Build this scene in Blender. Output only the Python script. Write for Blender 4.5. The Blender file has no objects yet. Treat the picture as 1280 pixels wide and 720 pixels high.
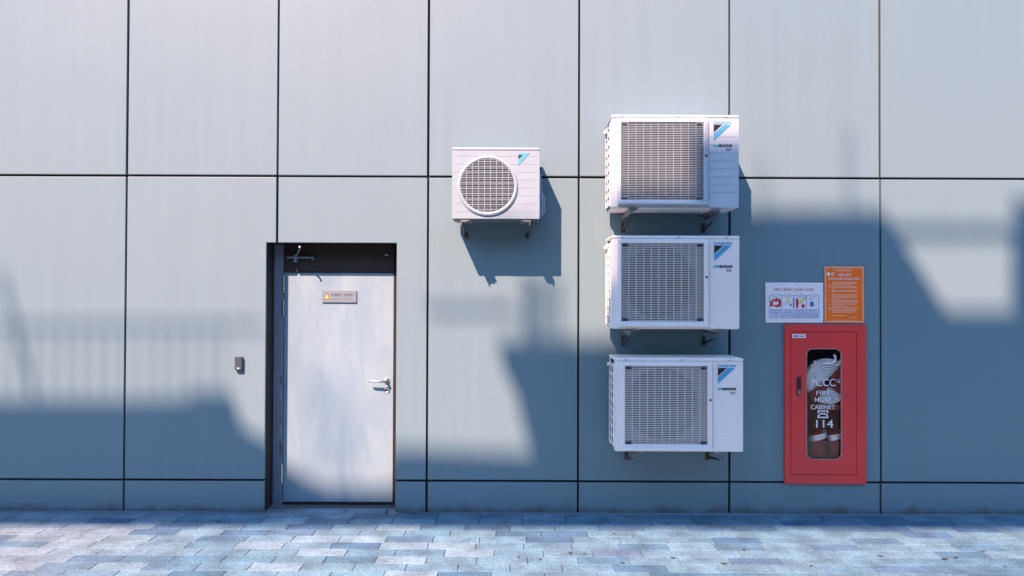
import bpy, bmesh, math, random
from mathutils import Vector, Matrix
from mathutils.geometry import tessellate_polygon
random.seed(7)
S = bpy.context.scene
COL = S.collection
# ------------------------------------------------------------------ camera
F = 924.0                       # focal length in photo pixels (1280 wide)
D = 5.973                       # camera to wall
PITCH, ROLL = math.radians(0.7), math.radians(0.22)
CR = Matrix.Rotation(math.radians(90) + PITCH, 3, 'X') @ Matrix.Rotation(ROLL, 3, 'Z')
def ray(px, py):
    return CR @ Vector(((px - 640) / F, (360 - py) / F, -1.0))
_r = ray(640, 641.5)
EYE = -_r.z / _r.y * D
CAM = Vector((0, -D, EYE))
def at(px, py, Y=0.0):
    r = ray(px, py)
    return CAM + r * ((Y + D) / r.y)
cd = bpy.data.cameras.new('camera'); cam = bpy.data.objects.new('camera', cd); COL.objects.link(cam)
cd.sensor_width = 36; cd.lens = F / 1280 * 36; cd.clip_end = 2000; cd.clip_start = 0.05
cam.matrix_world = Matrix.Translation(CAM) @ CR.to_4x4()
S.camera = cam
# ------------------------------------------------------------------ light
SUN = Vector((0.19, 0.345, -0.427)).normalized()        # direction the light travels
EL = math.asin(-SUN.z); AZ = math.atan2(-SUN.x, -SUN.y)
w = bpy.data.worlds.new('World'); S.world = w; w.use_nodes = True
nt = w.node_tree; bg = nt.nodes['Background']
sky = nt.nodes.new('ShaderNodeTexSky'); sky.sky_type = 'NISHITA'; sky.sun_disc = False
sky.sun_elevation = EL; sky.sun_rotation = AZ % (2 * math.pi)
sky.air_density = 1.0; sky.dust_density = 0.3; sky.ozone_density = 6.0
nt.links.new(sky.outputs[0], bg.inputs[0]); bg.inputs[1].default_value = 0.118
sl = bpy.data.lights.new('sun', 'SUN'); sun = bpy.data.objects.new('sun', sl); COL.objects.link(sun)
sl.energy = 5.0; sl.angle = math.radians(0.62); sl.color = (1.0, 0.56, 0.42)
sun.rotation_euler = SUN.to_track_quat('-Z', 'Y').to_euler(); sun.location = (-6, -9, 16)
S.view_settings.view_transform = 'Standard'; S.view_settings.look = 'None'
S.view_settings.exposure = 1.68; S.view_settings.gamma = 1.0
S.view_settings.use_curve_mapping = False
S.render.engine = 'CYCLES'
# ------------------------------------------------------------------ materials
def mat(name, col, rough=0.5, metal=0.0, var=0.0, vscale=6.0, bump=0.0, bscale=60.0, spec=0.5, stretch=(1, 1, 1), col2=None):
    m = bpy.data.materials.new(name); m.use_nodes = True
    t = m.node_tree; b = t.nodes['Principled BSDF']
    b.inputs['Base Color'].default_value = (*col, 1); b.inputs['Roughness'].default_value = rough
    b.inputs['Metallic'].default_value = metal; b.inputs['Specular IOR Level'].default_value = spec
    if var or bump:
        tc = t.nodes.new('ShaderNodeTexCoord'); mp = t.nodes.new('ShaderNodeMapping')
        mp.inputs['Scale'].default_value = stretch
        t.links.new(tc.outputs['Object'], mp.inputs[0])
    if var:
        n = t.nodes.new('ShaderNodeTexNoise'); n.inputs['Scale'].default_value = vscale
        n.inputs['Detail'].default_value = 6; n.inputs['Roughness'].default_value = 0.62
        t.links.new(mp.outputs[0], n.inputs[0])
        r = t.nodes.new('ShaderNodeMapRange'); r.inputs[1].default_value = 0.3; r.inputs[2].default_value = 0.7
        t.links.new(n.outputs[0], r.inputs[0])
        mx = t.nodes.new('ShaderNodeMix'); mx.data_type = 'RGBA'
        c2 = col2 if col2 else tuple(c * (1 - var) for c in col)
        mx.inputs[6].default_value = (*c2, 1); mx.inputs[7].default_value = (*col, 1)
        t.links.new(r.outputs[0], mx.inputs[0]); t.links.new(mx.outputs[2], b.inputs['Base Color'])
    if bump:
        n2 = t.nodes.new('ShaderNodeTexNoise'); n2.inputs['Scale'].default_value = bscale
        n2.inputs['Detail'].default_value = 4
        t.links.new(mp.outputs[0], n2.inputs[0])
        bp = t.nodes.new('ShaderNodeBump'); bp.inputs['Strength'].default_value = bump; bp.inputs['Distance'].default_value = 0.01
        t.links.new(n2.outputs[0], bp.inputs['Height']); t.links.new(bp.outputs[0], b.inputs['Normal'])
    return m
M = {}
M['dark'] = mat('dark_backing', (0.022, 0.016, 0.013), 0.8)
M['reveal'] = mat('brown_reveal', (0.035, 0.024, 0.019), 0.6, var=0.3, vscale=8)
M['white'] = mat('white_casing', (0.87, 0.88, 0.85), 0.42, var=0.05, vscale=9)
M['white_trim'] = mat('white_plastic', (0.86, 0.87, 0.84), 0.38)
M['white_sun'] = mat('top_sunlit_casing', (0.46, 0.58, 0.66), 0.42, var=0.06, vscale=9)  # darker copy of the casing paint, toned down for direct sun
M['grille_sun'] = mat('top_sunlit_grille', (0.26, 0.35, 0.41), 0.45)
M['white_lit'] = mat('small_sunlit_casing', (0.262, 0.375, 0.445), 0.42, var=0.07, vscale=9)  # small unit's colours lowered because it stands in direct sun
M['white_lit_trim'] = mat('small_sunlit_plastic', (0.275, 0.39, 0.46), 0.4)
M['grille'] = mat('grille_plastic', (0.74, 0.73, 0.70), 0.4)
M['grille_lit'] = mat('small_sunlit_grille', (0.21, 0.29, 0.35), 0.4)
M['shroud'] = mat('fan_shroud', (0.30, 0.31, 0.31), 0.55)
M['fan'] = mat('fan_plastic', (0.035, 0.037, 0.04), 0.45)
M['inner'] = mat('unit_inside', (0.02, 0.018, 0.017), 0.7)
M['coil'] = mat('coil_fins', (0.02, 0.017, 0.016), 0.7)
M['bolt'] = mat('dark_bolt', (0.02, 0.02, 0.022), 0.5)
M['slot'] = mat('grey_slot', (0.14, 0.18, 0.20), 0.5)
M['cyan'] = mat('logo_blue', (0.07, 0.36, 0.62), 0.5)
M['black'] = mat('print_black', (0.015, 0.013, 0.015), 0.5)
M['teal'] = mat('print_teal', (0.10, 0.45, 0.55), 0.5)
M['printwhite'] = mat('print_white', (0.75, 0.77, 0.8), 0.5)
M['brackets'] = mat('bracket_paint', (0.20, 0.22, 0.24), 0.45, var=0.35, vscale=25)
M['bracketshade'] = mat('bracket_shaded', (0.08, 0.07, 0.065), 0.5, var=0.35, vscale=25)  # wall legs and braces darkened, shade under the units put into the colour
M['frame'] = mat('frame_paint', (0.22, 0.28, 0.36), 0.5, var=0.2, vscale=14)
M['steel'] = mat('satin_steel', (0.72, 0.73, 0.75), 0.22, metal=1.0)
M['closer'] = mat('closer_paint', (0.20, 0.28, 0.36), 0.4, metal=0.3)
M['rubber'] = mat('seal', (0.010, 0.009, 0.009), 0.7)
M['plate'] = mat('sign_aluminium', (0.15, 0.22, 0.27), 0.5)
M['yellow'] = mat('sign_yellow', (0.80, 0.50, 0.10), 0.5)
M['reader'] = mat('reader_plastic', (0.05, 0.075, 0.10), 0.25)
M['red'] = mat('cabinet_red', (0.78, 0.055, 0.045), 0.42, var=0.16, vscale=3.2, stretch=(2.2, 1, 0.7), col2=(0.64, 0.055, 0.065))
M['redin'] = mat('cabinet_inside', (0.10, 0.02, 0.015), 0.6)
M['darkred'] = mat('rack_red', (0.20, 0.03, 0.02), 0.5)
M['extred'] = mat('extinguisher_red', (0.16, 0.014, 0.008), 0.55, spec=0.2)
M['hose'] = mat('hose_canvas', (0.90, 0.90, 0.88), 0.8, var=0.15, vscale=60)
M['silver'] = mat('silver_band', (0.75, 0.78, 0.82), 0.35, metal=0.4)
M['orange'] = mat('orange_board', (0.99, 0.18, 0.006), 0.5)
M['orange_l'] = mat('orange_pale', (0.86, 0.42, 0.26), 0.5)
M['orange_t'] = mat('orange_text', (0.88, 0.55, 0.38), 0.5)
M['board'] = mat('white_board', (0.86, 0.87, 0.89), 0.45)
M['boardcell'] = mat('pale_blue_cell', (0.62, 0.70, 0.82), 0.5)
M['printred'] = mat('print_red', (0.55, 0.04, 0.05), 0.5)
M['printblue'] = mat('print_blue', (0.06, 0.16, 0.42), 0.5)
M['printviolet'] = mat('print_violet', (0.22, 0.08, 0.35), 0.5)
M['printyellow'] = mat('print_yellow', (0.75, 0.70, 0.30), 0.5)
M['asphalt'] = mat('asphalt', (0.05, 0.05, 0.052), 0.9, var=0.3, vscale=3, bump=0.3, bscale=200)
M['kerb'] = mat('kerb_stone', (0.30, 0.30, 0.30), 0.85, var=0.2, vscale=5)
M['mortar'] = mat('mortar', (0.20, 0.27, 0.33), 0.95, var=0.3, vscale=30)
M['leaf'] = mat('dry_leaf', (0.05, 0.045, 0.035), 0.8)
M['facade'] = mat('facade_render', (0.07, 0.07, 0.075), 0.8, var=0.2, vscale=0.6)
M['pane'] = mat('dark_pane', (0.02, 0.025, 0.03), 0.1)
M['caster_rail'] = mat('caster_steel', (0.2, 0.2, 0.2), 0.5, metal=0.5)

def glass_mat():
    m = bpy.data.materials.new('window_glass'); m.use_nodes = True
    t = m.node_tree; t.nodes.remove(t.nodes['Principled BSDF']); out = t.nodes['Material Output']
    tr = t.nodes.new('ShaderNodeBsdfTransparent'); tr.inputs[0].default_value = (0.96, 0.97, 0.97, 1)
    gl = t.nodes.new('ShaderNodeBsdfGlossy'); gl.inputs['Roughness'].default_value = 0.04
    mx = t.nodes.new('ShaderNodeMixShader')
    mx.inputs[0].default_value = 0.04; t.links.new(tr.outputs[0], mx.inputs[1]); t.links.new(gl.outputs[0], mx.inputs[2])
    t.links.new(mx.outputs[0], out.inputs[0]); return m
M['glass'] = glass_mat()

def panel_mat():
    # silver-blue metallic coating of aluminium composite cladding
    m = bpy.data.materials.new('metallic_cladding'); m.use_nodes = True
    t = m.node_tree; b = t.nodes['Principled BSDF']
    geo = t.nodes.new('ShaderNodeNewGeometry')
    n = t.nodes.new('ShaderNodeTexNoise'); n.inputs['Scale'].default_value = 0.9; n.inputs['Detail'].default_value = 5
    t.links.new(geo.outputs['Position'], n.inputs[0])
    oi = t.nodes.new('ShaderNodeObjectInfo')
    ad = t.nodes.new('ShaderNodeMath'); ad.operation = 'MULTIPLY_ADD'; ad.inputs[1].default_value = 0.35
    t.links.new(oi.outputs['Random'], ad.inputs[0]); t.links.new(n.outputs[0], ad.inputs[2])
    mx = t.nodes.new('ShaderNodeMix'); mx.data_type = 'RGBA'
    mx.inputs[6].default_value = (0.145, 0.255, 0.303, 1); mx.inputs[7].default_value = (0.157, 0.266, 0.314, 1)
    t.links.new(ad.outputs[0], mx.inputs[0])
    # splash dirt low on the plinth
    sp = t.nodes.new('ShaderNodeSeparateXYZ'); t.links.new(geo.outputs['Position'], sp.inputs[0])
    n2 = t.nodes.new('ShaderNodeTexNoise'); n2.inputs['Scale'].default_value = 7; n2.inputs['Detail'].default_value = 7
    t.links.new(geo.outputs['Position'], n2.inputs[0])
    ma = t.nodes.new('ShaderNodeMath'); ma.operation = 'MULTIPLY_ADD'; ma.inputs[1].default_value = 0.16; ma.inputs[2].default_value = -0.035
    t.links.new(n2.outputs[0], ma.inputs[0])
    sb = t.nodes.new('ShaderNodeMath'); sb.operation = 'SUBTRACT'; t.links.new(ma.outputs[0], sb.inputs[0]); t.links.new(sp.outputs[2], sb.inputs[1])
    rg = t.nodes.new('ShaderNodeMapRange'); rg.inputs[1].default_value = -0.02; rg.inputs[2].default_value = 0.05; rg.inputs[4].default_value = 0.75
    t.links.new(sb.outputs[0], rg.inputs[0])
    mx2 = t.nodes.new('ShaderNodeMix'); mx2.data_type = 'RGBA'; mx2.inputs[7].default_value = (0.09, 0.08, 0.075, 1)
    t.links.new(rg.outputs[0], mx2.inputs[0]); t.links.new(mx.outputs[2], mx2.inputs[6]); t.links.new(mx2.outputs[2], b.inputs['Base Color'])
    st = t.nodes.new('ShaderNodeMapping'); st.inputs['Scale'].default_value = (9, 9, 0.35)
    t.links.new(geo.outputs['Position'], st.inputs[0])
    sn = t.nodes.new('ShaderNodeTexNoise'); sn.inputs['Scale'].default_value = 1.0; sn.inputs['Detail'].default_value = 6; sn.inputs['Roughness'].default_value = 0.65
    t.links.new(st.outputs[0], sn.inputs[0])
    sr = t.nodes.new('ShaderNodeMapRange'); sr.inputs[1].default_value = 0.35; sr.inputs[2].default_value = 0.7; sr.inputs[3].default_value = 0.965; sr.inputs[4].default_value = 1.015
    t.links.new(sn.outputs[0], sr.inputs[0])
    fg = t.nodes.new('ShaderNodeTexNoise'); fg.inputs['Scale'].default_value = 130; fg.inputs['Detail'].default_value = 3
    t.links.new(geo.outputs['Position'], fg.inputs[0])
    fr = t.nodes.new('ShaderNodeMapRange'); fr.inputs[1].default_value = 0.3; fr.inputs[2].default_value = 0.7; fr.inputs[3].default_value = 0.95; fr.inputs[4].default_value = 1.05
    t.links.new(fg.outputs[0], fr.inputs[0])
    mm = t.nodes.new('ShaderNodeMath'); mm.operation = 'MULTIPLY'; t.links.new(sr.outputs[0], mm.inputs[0]); t.links.new(fr.outputs[0], mm.inputs[1])
    vv = t.nodes.new('ShaderNodeVectorMath'); vv.operation = 'SCALE'
    t.links.new(mx2.outputs[2], vv.inputs[0]); t.links.new(mm.outputs[0], vv.inputs['Scale']); t.links.new(vv.outputs[0], b.inputs['Base Color'])
    b.inputs['Metallic'].default_value = 0.04; b.inputs['Roughness'].default_value = 0.5; b.inputs['Specular IOR Level'].default_value = 0.3
    g = t.nodes.new('ShaderNodeTexNoise'); g.inputs['Scale'].default_value = 420; g.inputs['Detail'].default_value = 2
    t.links.new(geo.outputs['Position'], g.inputs[0])
    g2 = t.nodes.new('ShaderNodeTexNoise'); g2.inputs['Scale'].default_value = 1.3; g2.inputs['Detail'].default_value = 1
    t.links.new(geo.outputs['Position'], g2.inputs[0])
    b1 = t.nodes.new('ShaderNodeBump'); b1.inputs['Strength'].default_value = 0.05; b1.inputs['Distance'].default_value = 0.004
    b2 = t.nodes.new('ShaderNodeBump'); b2.inputs['Strength'].default_value = 0.10; b2.inputs['Distance'].default_value = 0.04
    t.links.new(g.outputs[0], b1.inputs['Height']); t.links.new(g2.outputs[0], b2.inputs['Height'])
    t.links.new(b2.outputs[0], b1.inputs['Normal']); t.links.new(b1.outputs[0], b.inputs['Normal'])
    return m
M['panel'] = panel_mat()

def tile_mat():
    m = bpy.data.materials.new('paving_stone'); m.use_nodes = True
    t = m.node_tree; b = t.nodes['Principled BSDF']
    oi = t.nodes.new('ShaderNodeObjectInfo'); geo = t.nodes.new('ShaderNodeNewGeometry')
    n = t.nodes.new('ShaderNodeTexNoise'); n.inputs['Scale'].default_value = 48; n.inputs['Detail'].default_value = 8; n.inputs['Roughness'].default_value = 0.8
    t.links.new(geo.outputs['Position'], n.inputs[0])
    r = t.nodes.new('ShaderNodeMapRange'); r.inputs[1].default_value = 0.34; r.inputs[2].default_value = 0.62; r.inputs[3].default_value = 0.42; r.inputs[4].default_value = 1.15
    t.links.new(n.outputs[0], r.inputs[0])
    n3 = t.nodes.new('ShaderNodeTexNoise'); n3.inputs['Scale'].default_value = 5; n3.inputs['Detail'].default_value = 5
    t.links.new(geo.outputs['Position'], n3.inputs[0])
    r3 = t.nodes.new('ShaderNodeMapRange'); r3.inputs[1].default_value = 0.35; r3.inputs[2].default_value = 0.65; r3.inputs[3].default_value = 0.68; r3.inputs[4].default_value = 1.1
    t.links.new(n3.outputs[0], r3.inputs[0])
    ml = t.nodes.new('ShaderNodeMath'); ml.operation = 'MULTIPLY'; t.links.new(r.outputs[0], ml.inputs[0]); t.links.new(r3.outputs[0], ml.inputs[1])
    vm = t.nodes.new('ShaderNodeVectorMath'); vm.operation = 'SCALE'
    t.links.new(oi.outputs['Color'], vm.inputs[0]); t.links.new(ml.outputs[0], vm.inputs['Scale'])
    t.links.new(vm.outputs[0], b.inputs['Base Color'])
    b.inputs['Roughness'].default_value = 0.75
    bp = t.nodes.new('ShaderNodeBump'); bp.inputs['Strength'].default_value = 0.35; bp.inputs['Distance'].default_value = 0.004
    t.links.new(n.outputs[0], bp.inputs['Height']); t.links.new(bp.outputs[0], b.inputs['Normal'])
    return m
M['tile'] = tile_mat()

def door_mat():
    m = bpy.data.materials.new('door_paint'); m.use_nodes = True
    t = m.node_tree; b = t.nodes['Principled BSDF']
    tc = t.nodes.new('ShaderNodeNewGeometry'); mp = t.nodes.new('ShaderNodeMapping'); mp.inputs['Scale'].default_value = (2.6, 1, 0.75)
    t.links.new(tc.outputs['Position'], mp.inputs[0])
    n = t.nodes.new('ShaderNodeTexNoise'); n.inputs['Scale'].default_value = 1.7; n.inputs['Detail'].default_value = 7; n.inputs['Roughness'].default_value = 0.6; n.inputs['Distortion'].default_value = 0.6
    t.links.new(mp.outputs[0], n.inputs[0])
    r = t.nodes.new('ShaderNodeMapRange'); r.inputs[1].default_value = 0.44; r.inputs[2].default_value = 0.68
    t.links.new(n.outputs[0], r.inputs[0])
    # hand-height smear in the middle of the leaf
    vd = t.nodes.new('ShaderNodeVectorMath'); vd.operation = 'SUBTRACT'; vd.inputs[1].default_value = (-1.46, 0.2, 0.62)
    t.links.new(tc.outputs['Position'], vd.inputs[0])
    vs = t.nodes.new('ShaderNodeVectorMath'); vs.operation = 'MULTIPLY'; vs.inputs[1].default_value = (4.0, 0, 2.0)
    t.links.new(vd.outputs[0], vs.inputs[0])
    ln = t.nodes.new('ShaderNodeVectorMath'); ln.operation = 'LENGTH'; t.links.new(vs.outputs[0], ln.inputs[0])
    rs = t.nodes.new('ShaderNodeMapRange'); rs.inputs[1].default_value = 0.45; rs.inputs[2].default_value = 1.35; rs.inputs[3].default_value = 0.75; rs.inputs[4].default_value = 0.0
    t.links.new(ln.outputs[1], rs.inputs[0])
    mxx = t.nodes.new('ShaderNodeMath'); mxx.operation = 'MULTIPLY_ADD'; mxx.inputs[1].default_value = 0.55
    t.links.new(r.outputs[0], mxx.inputs[0]); t.links.new(rs.outputs[0], mxx.inputs[2]); mxx.use_clamp = True
    mx = t.nodes.new('ShaderNodeMix'); mx.data_type = 'RGBA'
    mx.inputs[6].default_value = (0.222, 0.355, 0.425, 1); mx.inputs[7].default_value = (0.135, 0.245, 0.34, 1)
    t.links.new(mxx.outputs[0], mx.inputs[0]); t.links.new(mx.outputs[2], b.inputs['Base Color'])
    b.inputs['Roughness'].default_value = 0.45
    return m
M['door'] = door_mat()

# ------------------------------------------------------------------ mesh helpers
class B:
    """collects shapes into one mesh"""
    def __init__(s): s.v = []; s.f = []
    def add(s, vs, fs):
        o = len(s.v); s.v += [tuple(v) for v in vs]; s.f += [tuple(i + o for i in f) for f in fs]; return s
    def box(s, x0, x1, y0, y1, z0, z1):
        return s.add([(x0,y0,z0),(x1,y0,z0),(x1,y1,z0),(x0,y1,z0),(x0,y0,z1),(x1,y0,z1),(x1,y1,z1),(x0,y1,z1)],
              [(0,3,2,1),(4,5,6,7),(0,1,5,4),(1,2,6,5),(2,3,7,6),(3,0,4,7)])
    def plate(s, loops, y0, y1):
        """polygon with holes in the XZ plane, thickness from y0 (front) to y1 (back)"""
        pts = [p for l in loops for p in l]
        tr = tessellate_polygon([[Vector((p[0], p[1], 0)) for p in l] for l in loops])
        n = len(pts); vs = [(p[0], y0, p[1]) for p in pts] + [(p[0], y1, p[1]) for p in pts]; fs = []
        for a, b, c in tr:
            A, Bv, C = pts[a], pts[b], pts[c]
            cr = (Bv[0]-A[0])*(C[1]-A[1]) - (Bv[1]-A[1])*(C[0]-A[0])
            if cr < 0: b, c = c, b
            fs.append((a, b, c)); fs.append((a + n, c + n, b + n))
        o = 0
        for l in loops:
            k = len(l)
            for i in range(k): j = (i + 1) % k; fs.append((o+i, o+i+n, o+j+n, o+j))
            o += k
        return s.add(vs, fs)
    def tube(s, pts, r, seg=8, caps=True):
        pts = [Vector(p) for p in pts]; rs = r if isinstance(r, (list, tuple)) else [r] * len(pts)
        vs = []; fs = []; prev = None
        for i, p in enumerate(pts):
            d = (pts[min(i+1, len(pts)-1)] - pts[max(i-1, 0)]).normalized()
            if prev is None:
                u = d.orthogonal().normalized()
            else:
                u = (prev - d * prev.dot(d)).normalized()
            prev = u; q = d.cross(u)
            for k in range(seg):
                a = 2 * math.pi * k / seg; vs.append(p + (u * math.cos(a) + q * math.sin(a)) * rs[i])
        for i in range(len(pts) - 1):
            for k in range(seg):
                k2 = (k + 1) % seg; fs.append((i*seg+k, i*seg+k2, (i+1)*seg+k2, (i+1)*seg+k))
        if caps: fs.append(tuple(range(seg))[::-1]); fs.append(tuple((len(pts)-1)*seg + k for k in range(seg)))
        return s.add(vs, fs)
    def lathe(s, prof, c, seg=32, axis='y'):
        """prof: (radius, along) pairs revolved about an axis through c"""
        vs = []; fs = []; n = len(prof)
        for k in range(seg):
            a = 2 * math.pi * k / seg
            for r, h in prof:
                if axis == 'y': vs.append((c[0] + r*math.cos(a), c[1] + h, c[2] + r*math.sin(a)))
                else: vs.append((c[0] + r*math.cos(a), c[1] + r*math.sin(a), c[2] + h))
        for k in range(seg):
            k2 = (k + 1) % seg
            for i in range(n - 1): fs.append((k*n+i, k2*n+i, k2*n+i+1, k*n+i+1))
        return s.add(vs, fs)
    def mesh(s, name, m):
        me = bpy.data.meshes.new(name); me.from_pydata(s.v, [], s.f); me.update()
        bm = bmesh.new(); bm.from_mesh(me); bmesh.ops.recalc_face_normals(bm, faces=bm.faces); bm.to_mesh(me); bm.free()
        if m: me.materials.append(M[m])
        return me
    def obj(s, name, m, parent=None, bevel=0.0, smooth=False, seg=2):
        me = s.mesh(name, m); o = bpy.data.objects.new(name, me); COL.objects.link(o); o.parent = parent
        if smooth:
            for p in me.polygons: p.use_smooth = True
            try: me.set_sharp_from_angle(angle=math.radians(40))
            except Exception: pass
        if bevel:
            b = o.modifiers.new('bevel', 'BEVEL'); b.width = bevel; b.segments = seg; b.limit_method = 'ANGLE'; b.angle_limit = math.radians(40)
        return o
def rect(x0, x1, z0, z1): return [(x0, z0), (x1, z0), (x1, z1), (x0, z1)]
def rrect(x0, x1, z0, z1, r, n=6):
    out = []
    for cx, cz, a0 in ((x1-r, z0+r, -90), (x1-r, z1-r, 0), (x0+r, z1-r, 90), (x0+r, z0+r, 180)):
        for k in range(n + 1):
            a = math.radians(a0 + 90 * k / n); out.append((cx + r*math.cos(a), cz + r*math.sin(a)))
    return out
def circ(cx, cz, r, n=48): return [(cx + r*math.cos(2*math.pi*k/n), cz + r*math.sin(2*math.pi*k/n)) for k in range(n)]
def thing(name, label, cat, loc=(0,0,0), group=None):
    o = bpy.data.objects.new(name, None); COL.objects.link(o); o.location = loc; o.empty_display_size = 0.1
    o['label'] = label; o['category'] = cat
    if group: o['group'] = group
    return o
def tag(o, label, cat, group=None):
    o['label'] = label; o['category'] = cat
    if group: o['group'] = group
    return o
def copy_tree(o, parent=None):
    c = o.copy(); COL.objects.link(c); c.parent = parent
    for ch in list(o.children): copy_tree(ch, c)
    return c
_tmp = []
def text(s, height, x, y, z, m, parent, name='lettering', width=None, bold=0.0, align='CENTER', shear=0.0):
    """flat lettering facing -Y; (x, z) = anchor on the baseline, height = capital height"""
    cu = bpy.data.curves.new('txt', 'FONT'); cu.body = s; cu.size = height / 0.70; cu.align_x = align
    cu.extrude = 0.0004; cu.resolution_u = 3; cu.shear = shear
    o = bpy.data.objects.new('txt', cu); COL.objects.link(o)
    bpy.context.view_layer.update()
    dg = bpy.context.evaluated_depsgraph_get()
    me = bpy.data.meshes.new_from_object(o.evaluated_get(dg)); bpy.data.objects.remove(o)
    me.name = name
    xs = [v.co.x for v in me.vertices]; sx = 1.0
    if width and xs: sx = width / (max(xs) - min(xs))
    for v in me.vertices: v.co = Vector((x + v.co.x * sx, y - v.co.z, z + v.co.y))
    if bold:                                          # heavier strokes: the same outline set twice, a hair apart
        bm = bmesh.new(); bm.from_mesh(me); src = bm.faces[:] + bm.edges[:] + bm.verts[:]
        d = bmesh.ops.duplicate(bm, geom=src)
        for e in d['geom']:
            if isinstance(e, bmesh.types.BMVert): e.co += Vector((bold * height * 2.2, -0.0001, bold * height * 0.6))
        bm.to_mesh(me); bm.free()
    me.materials.clear(); me.materials.append(M[m])
    ob = bpy.data.objects.new(name, me); COL.objects.link(ob); ob.parent = parent
    return ob
def struct(o): o['kind'] = 'structure'; return o

# ------------------------------------------------------------------ key dimensions on the wall plane
COLP = 1.2200
XJ = at(723, 410).x                                  # one vertical joint, the others step from it
Z1 = at(640, 221.3).z; Z0 = at(640, 601.5).z         # horizontal joints
G = 0.017                                            # joint gap
DX0, DX1 = at(331.5, 470).x, at(495, 470).x          # door opening
DZ = at(415, 303.5).z
RD = 0.214                                           # recess depth
CX0, CX1 = at(979.5, 505).x, at(1081, 505).x         # fire cabinet
CZ0, CZ1 = at(1030, 604).z, at(1030, 405.5).z

# ------------------------------------------------------------------ ground, pavement
g = B(); g.add([(-400,-400,-0.15),(400,-400,-0.15),(400,400,-0.15),(-400,400,-0.15)], [(0,1,2,3)])
struct(g.obj('road', 'asphalt'))
pv = struct(B().box(-9, 9, -3.1, RD + 0.02, -0.13, -0.026).obj('pavement', 'mortar'))
struct(B().box(-9, 9, -3.26, -3.105, -0.145, 0.0).obj('kerb', 'kerb', bevel=0.015))
TL, TW, TG = 0.335, 0.138, 0.0035
def tilemesh():
    b = B(); h, k = TL/2 - TG/2, TW/2 - TG/2; e = 0.0025
    vs = [(-h,-k,-.03),(h,-k,-.03),(h,k,-.03),(-h,k,-.03),(-h,-k,-e),(h,-k,-e),(h,k,-e),(-h,k,-e),(-h+e,-k+e,0),(h-e,-k+e,0),(h-e,k-e,0),(-h+e,k-e,0)]
    b.add(vs, [(0,1,5,4),(1,2,6,5),(2,3,7,6),(3,0,4,7),(4,5,9,8),(5,6,10,9),(6,7,11,10),(7,4,8,11),(8,9,10,11)])
    return b.mesh('tile', 'tile')
tm = tilemesh()
PAL = [((0.40,0.44,0.50),34), ((0.36,0.41,0.48),30), ((0.30,0.37,0.45),20), ((0.22,0.30,0.39),9), ((0.17,0.25,0.35),4), ((0.22,0.29,0.38),4)]
def tone(x):
    ws = [p[1] for p in PAL]
    if -2.6 < x < 0.5: ws = [26, 22, 26, 16, 6, 4]          # more blue-grey stones before the door
    c = random.choices([p[0] for p in PAL], ws)[0]; k = random.uniform(0.93, 1.06)
    c = tuple(a_*0.82 + m_*0.18 for a_, m_ in zip(c, (0.35, 0.41, 0.48)))
    k *= 0.70
    lit_left = min(1.0, max(0.0, (-x - 2.0) / 1.2))                # left stretch lightened in colour to read as sunlit
    return (c[0]*k*(0.45 + 0.22*lit_left), c[1]*k*(0.91 + 0.07*lit_left), c[2]*k*1.10, 1)
# stones picked out in the photograph: pixel and tone
DK, MV, LT = (0.16,0.25,0.36,1), (0.22,0.30,0.41,1), (0.48,0.51,0.56,1)
PICK = [(147,652,DK),(210,659,MV),(173,667,DK),(300,667,DK),(40,681,(0.26,0.33,0.40,1)),(285,691,(0.28,0.36,0.43,1)),(130,717,(0.30,0.37,0.44,1)),
        (350,653,LT),(360,660,DK),(380,667,MV),(400,674,LT),(430,674,LT),(340,682,LT),(430,683,DK),(390,691,LT),(370,708,LT),(530,717,LT),
        (480,682,LT),(515,675,MV),(535,683,LT),(520,700,LT),(500,660,LT),(600,692,LT),(710,667,DK),(750,660,MV),(715,676,DK),(790,693,(0.30,0.33,0.44,1)),
        (875,662,MV),(930,677,DK),(940,702,MV),(1035,685,MV),(1110,713,MV),(1100,664,DK),(1180,667,DK),(1020,655,DK),(1060,655,(0.24,0.32,0.42,1)),(1240,660,DK)]
rows = []; y = -0.027 + 2 * TW
recs = []
for r in range(-2, 23):
    yc = -0.027 - TW * r - TW / 2
    off = random.choice((0.0, 0.33, 0.66)) * TL + random.uniform(-0.04, 0.04) * TL
    n = int(18 / TL) + 1
    for i in range(n):
        xc = -9 + off + i * TL
        if xc < -8.8 or xc > 8.8: continue
        if yc > 0.0 - TW/2 and not (DX0 + 0.02 < xc - TL/2 and xc + TL/2 < DX1 + 0.02) and yc - TW/2 > -0.03: continue
        if yc + TW/2 > RD: continue
        recs.append([xc, yc, tone(xc)])
for px, py, c in PICK:
    r_ = ray(px, py); k = -CAM.z / r_.z; p = CAM + r_ * k
    best = min(recs, key=lambda t: max(abs(t[0]-p.x)/TL, abs(t[1]-p.y)/TW)); best[2] = (c[0]*0.38, c[1]*0.66, c[2]*0.80, 1)
def vis(x, y):
    d = y + D; X = x / d * F + 640; Yp = 371 + CAM.z / d * F
    return -60 < X < 1340 and Yp < 735
inside = [t for t in recs if vis(t[0], t[1])]
inside.sort(key=lambda t: t[1]); keep = inside[:300]; ids = set(map(id, keep))
for t in keep:
    o = bpy.data.objects.new('tile', tm); COL.objects.link(o); o.parent = pv
    o.location = (t[0], t[1], random.uniform(-0.0012, 0.0012)); o.color = t[2]
    o.rotation_euler = (random.uniform(-.002,.002), random.uniform(-.002,.002), random.uniform(-.004,.004))
b = B(); h, k = TL/2 - TG/2, TW/2 - TG/2
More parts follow.
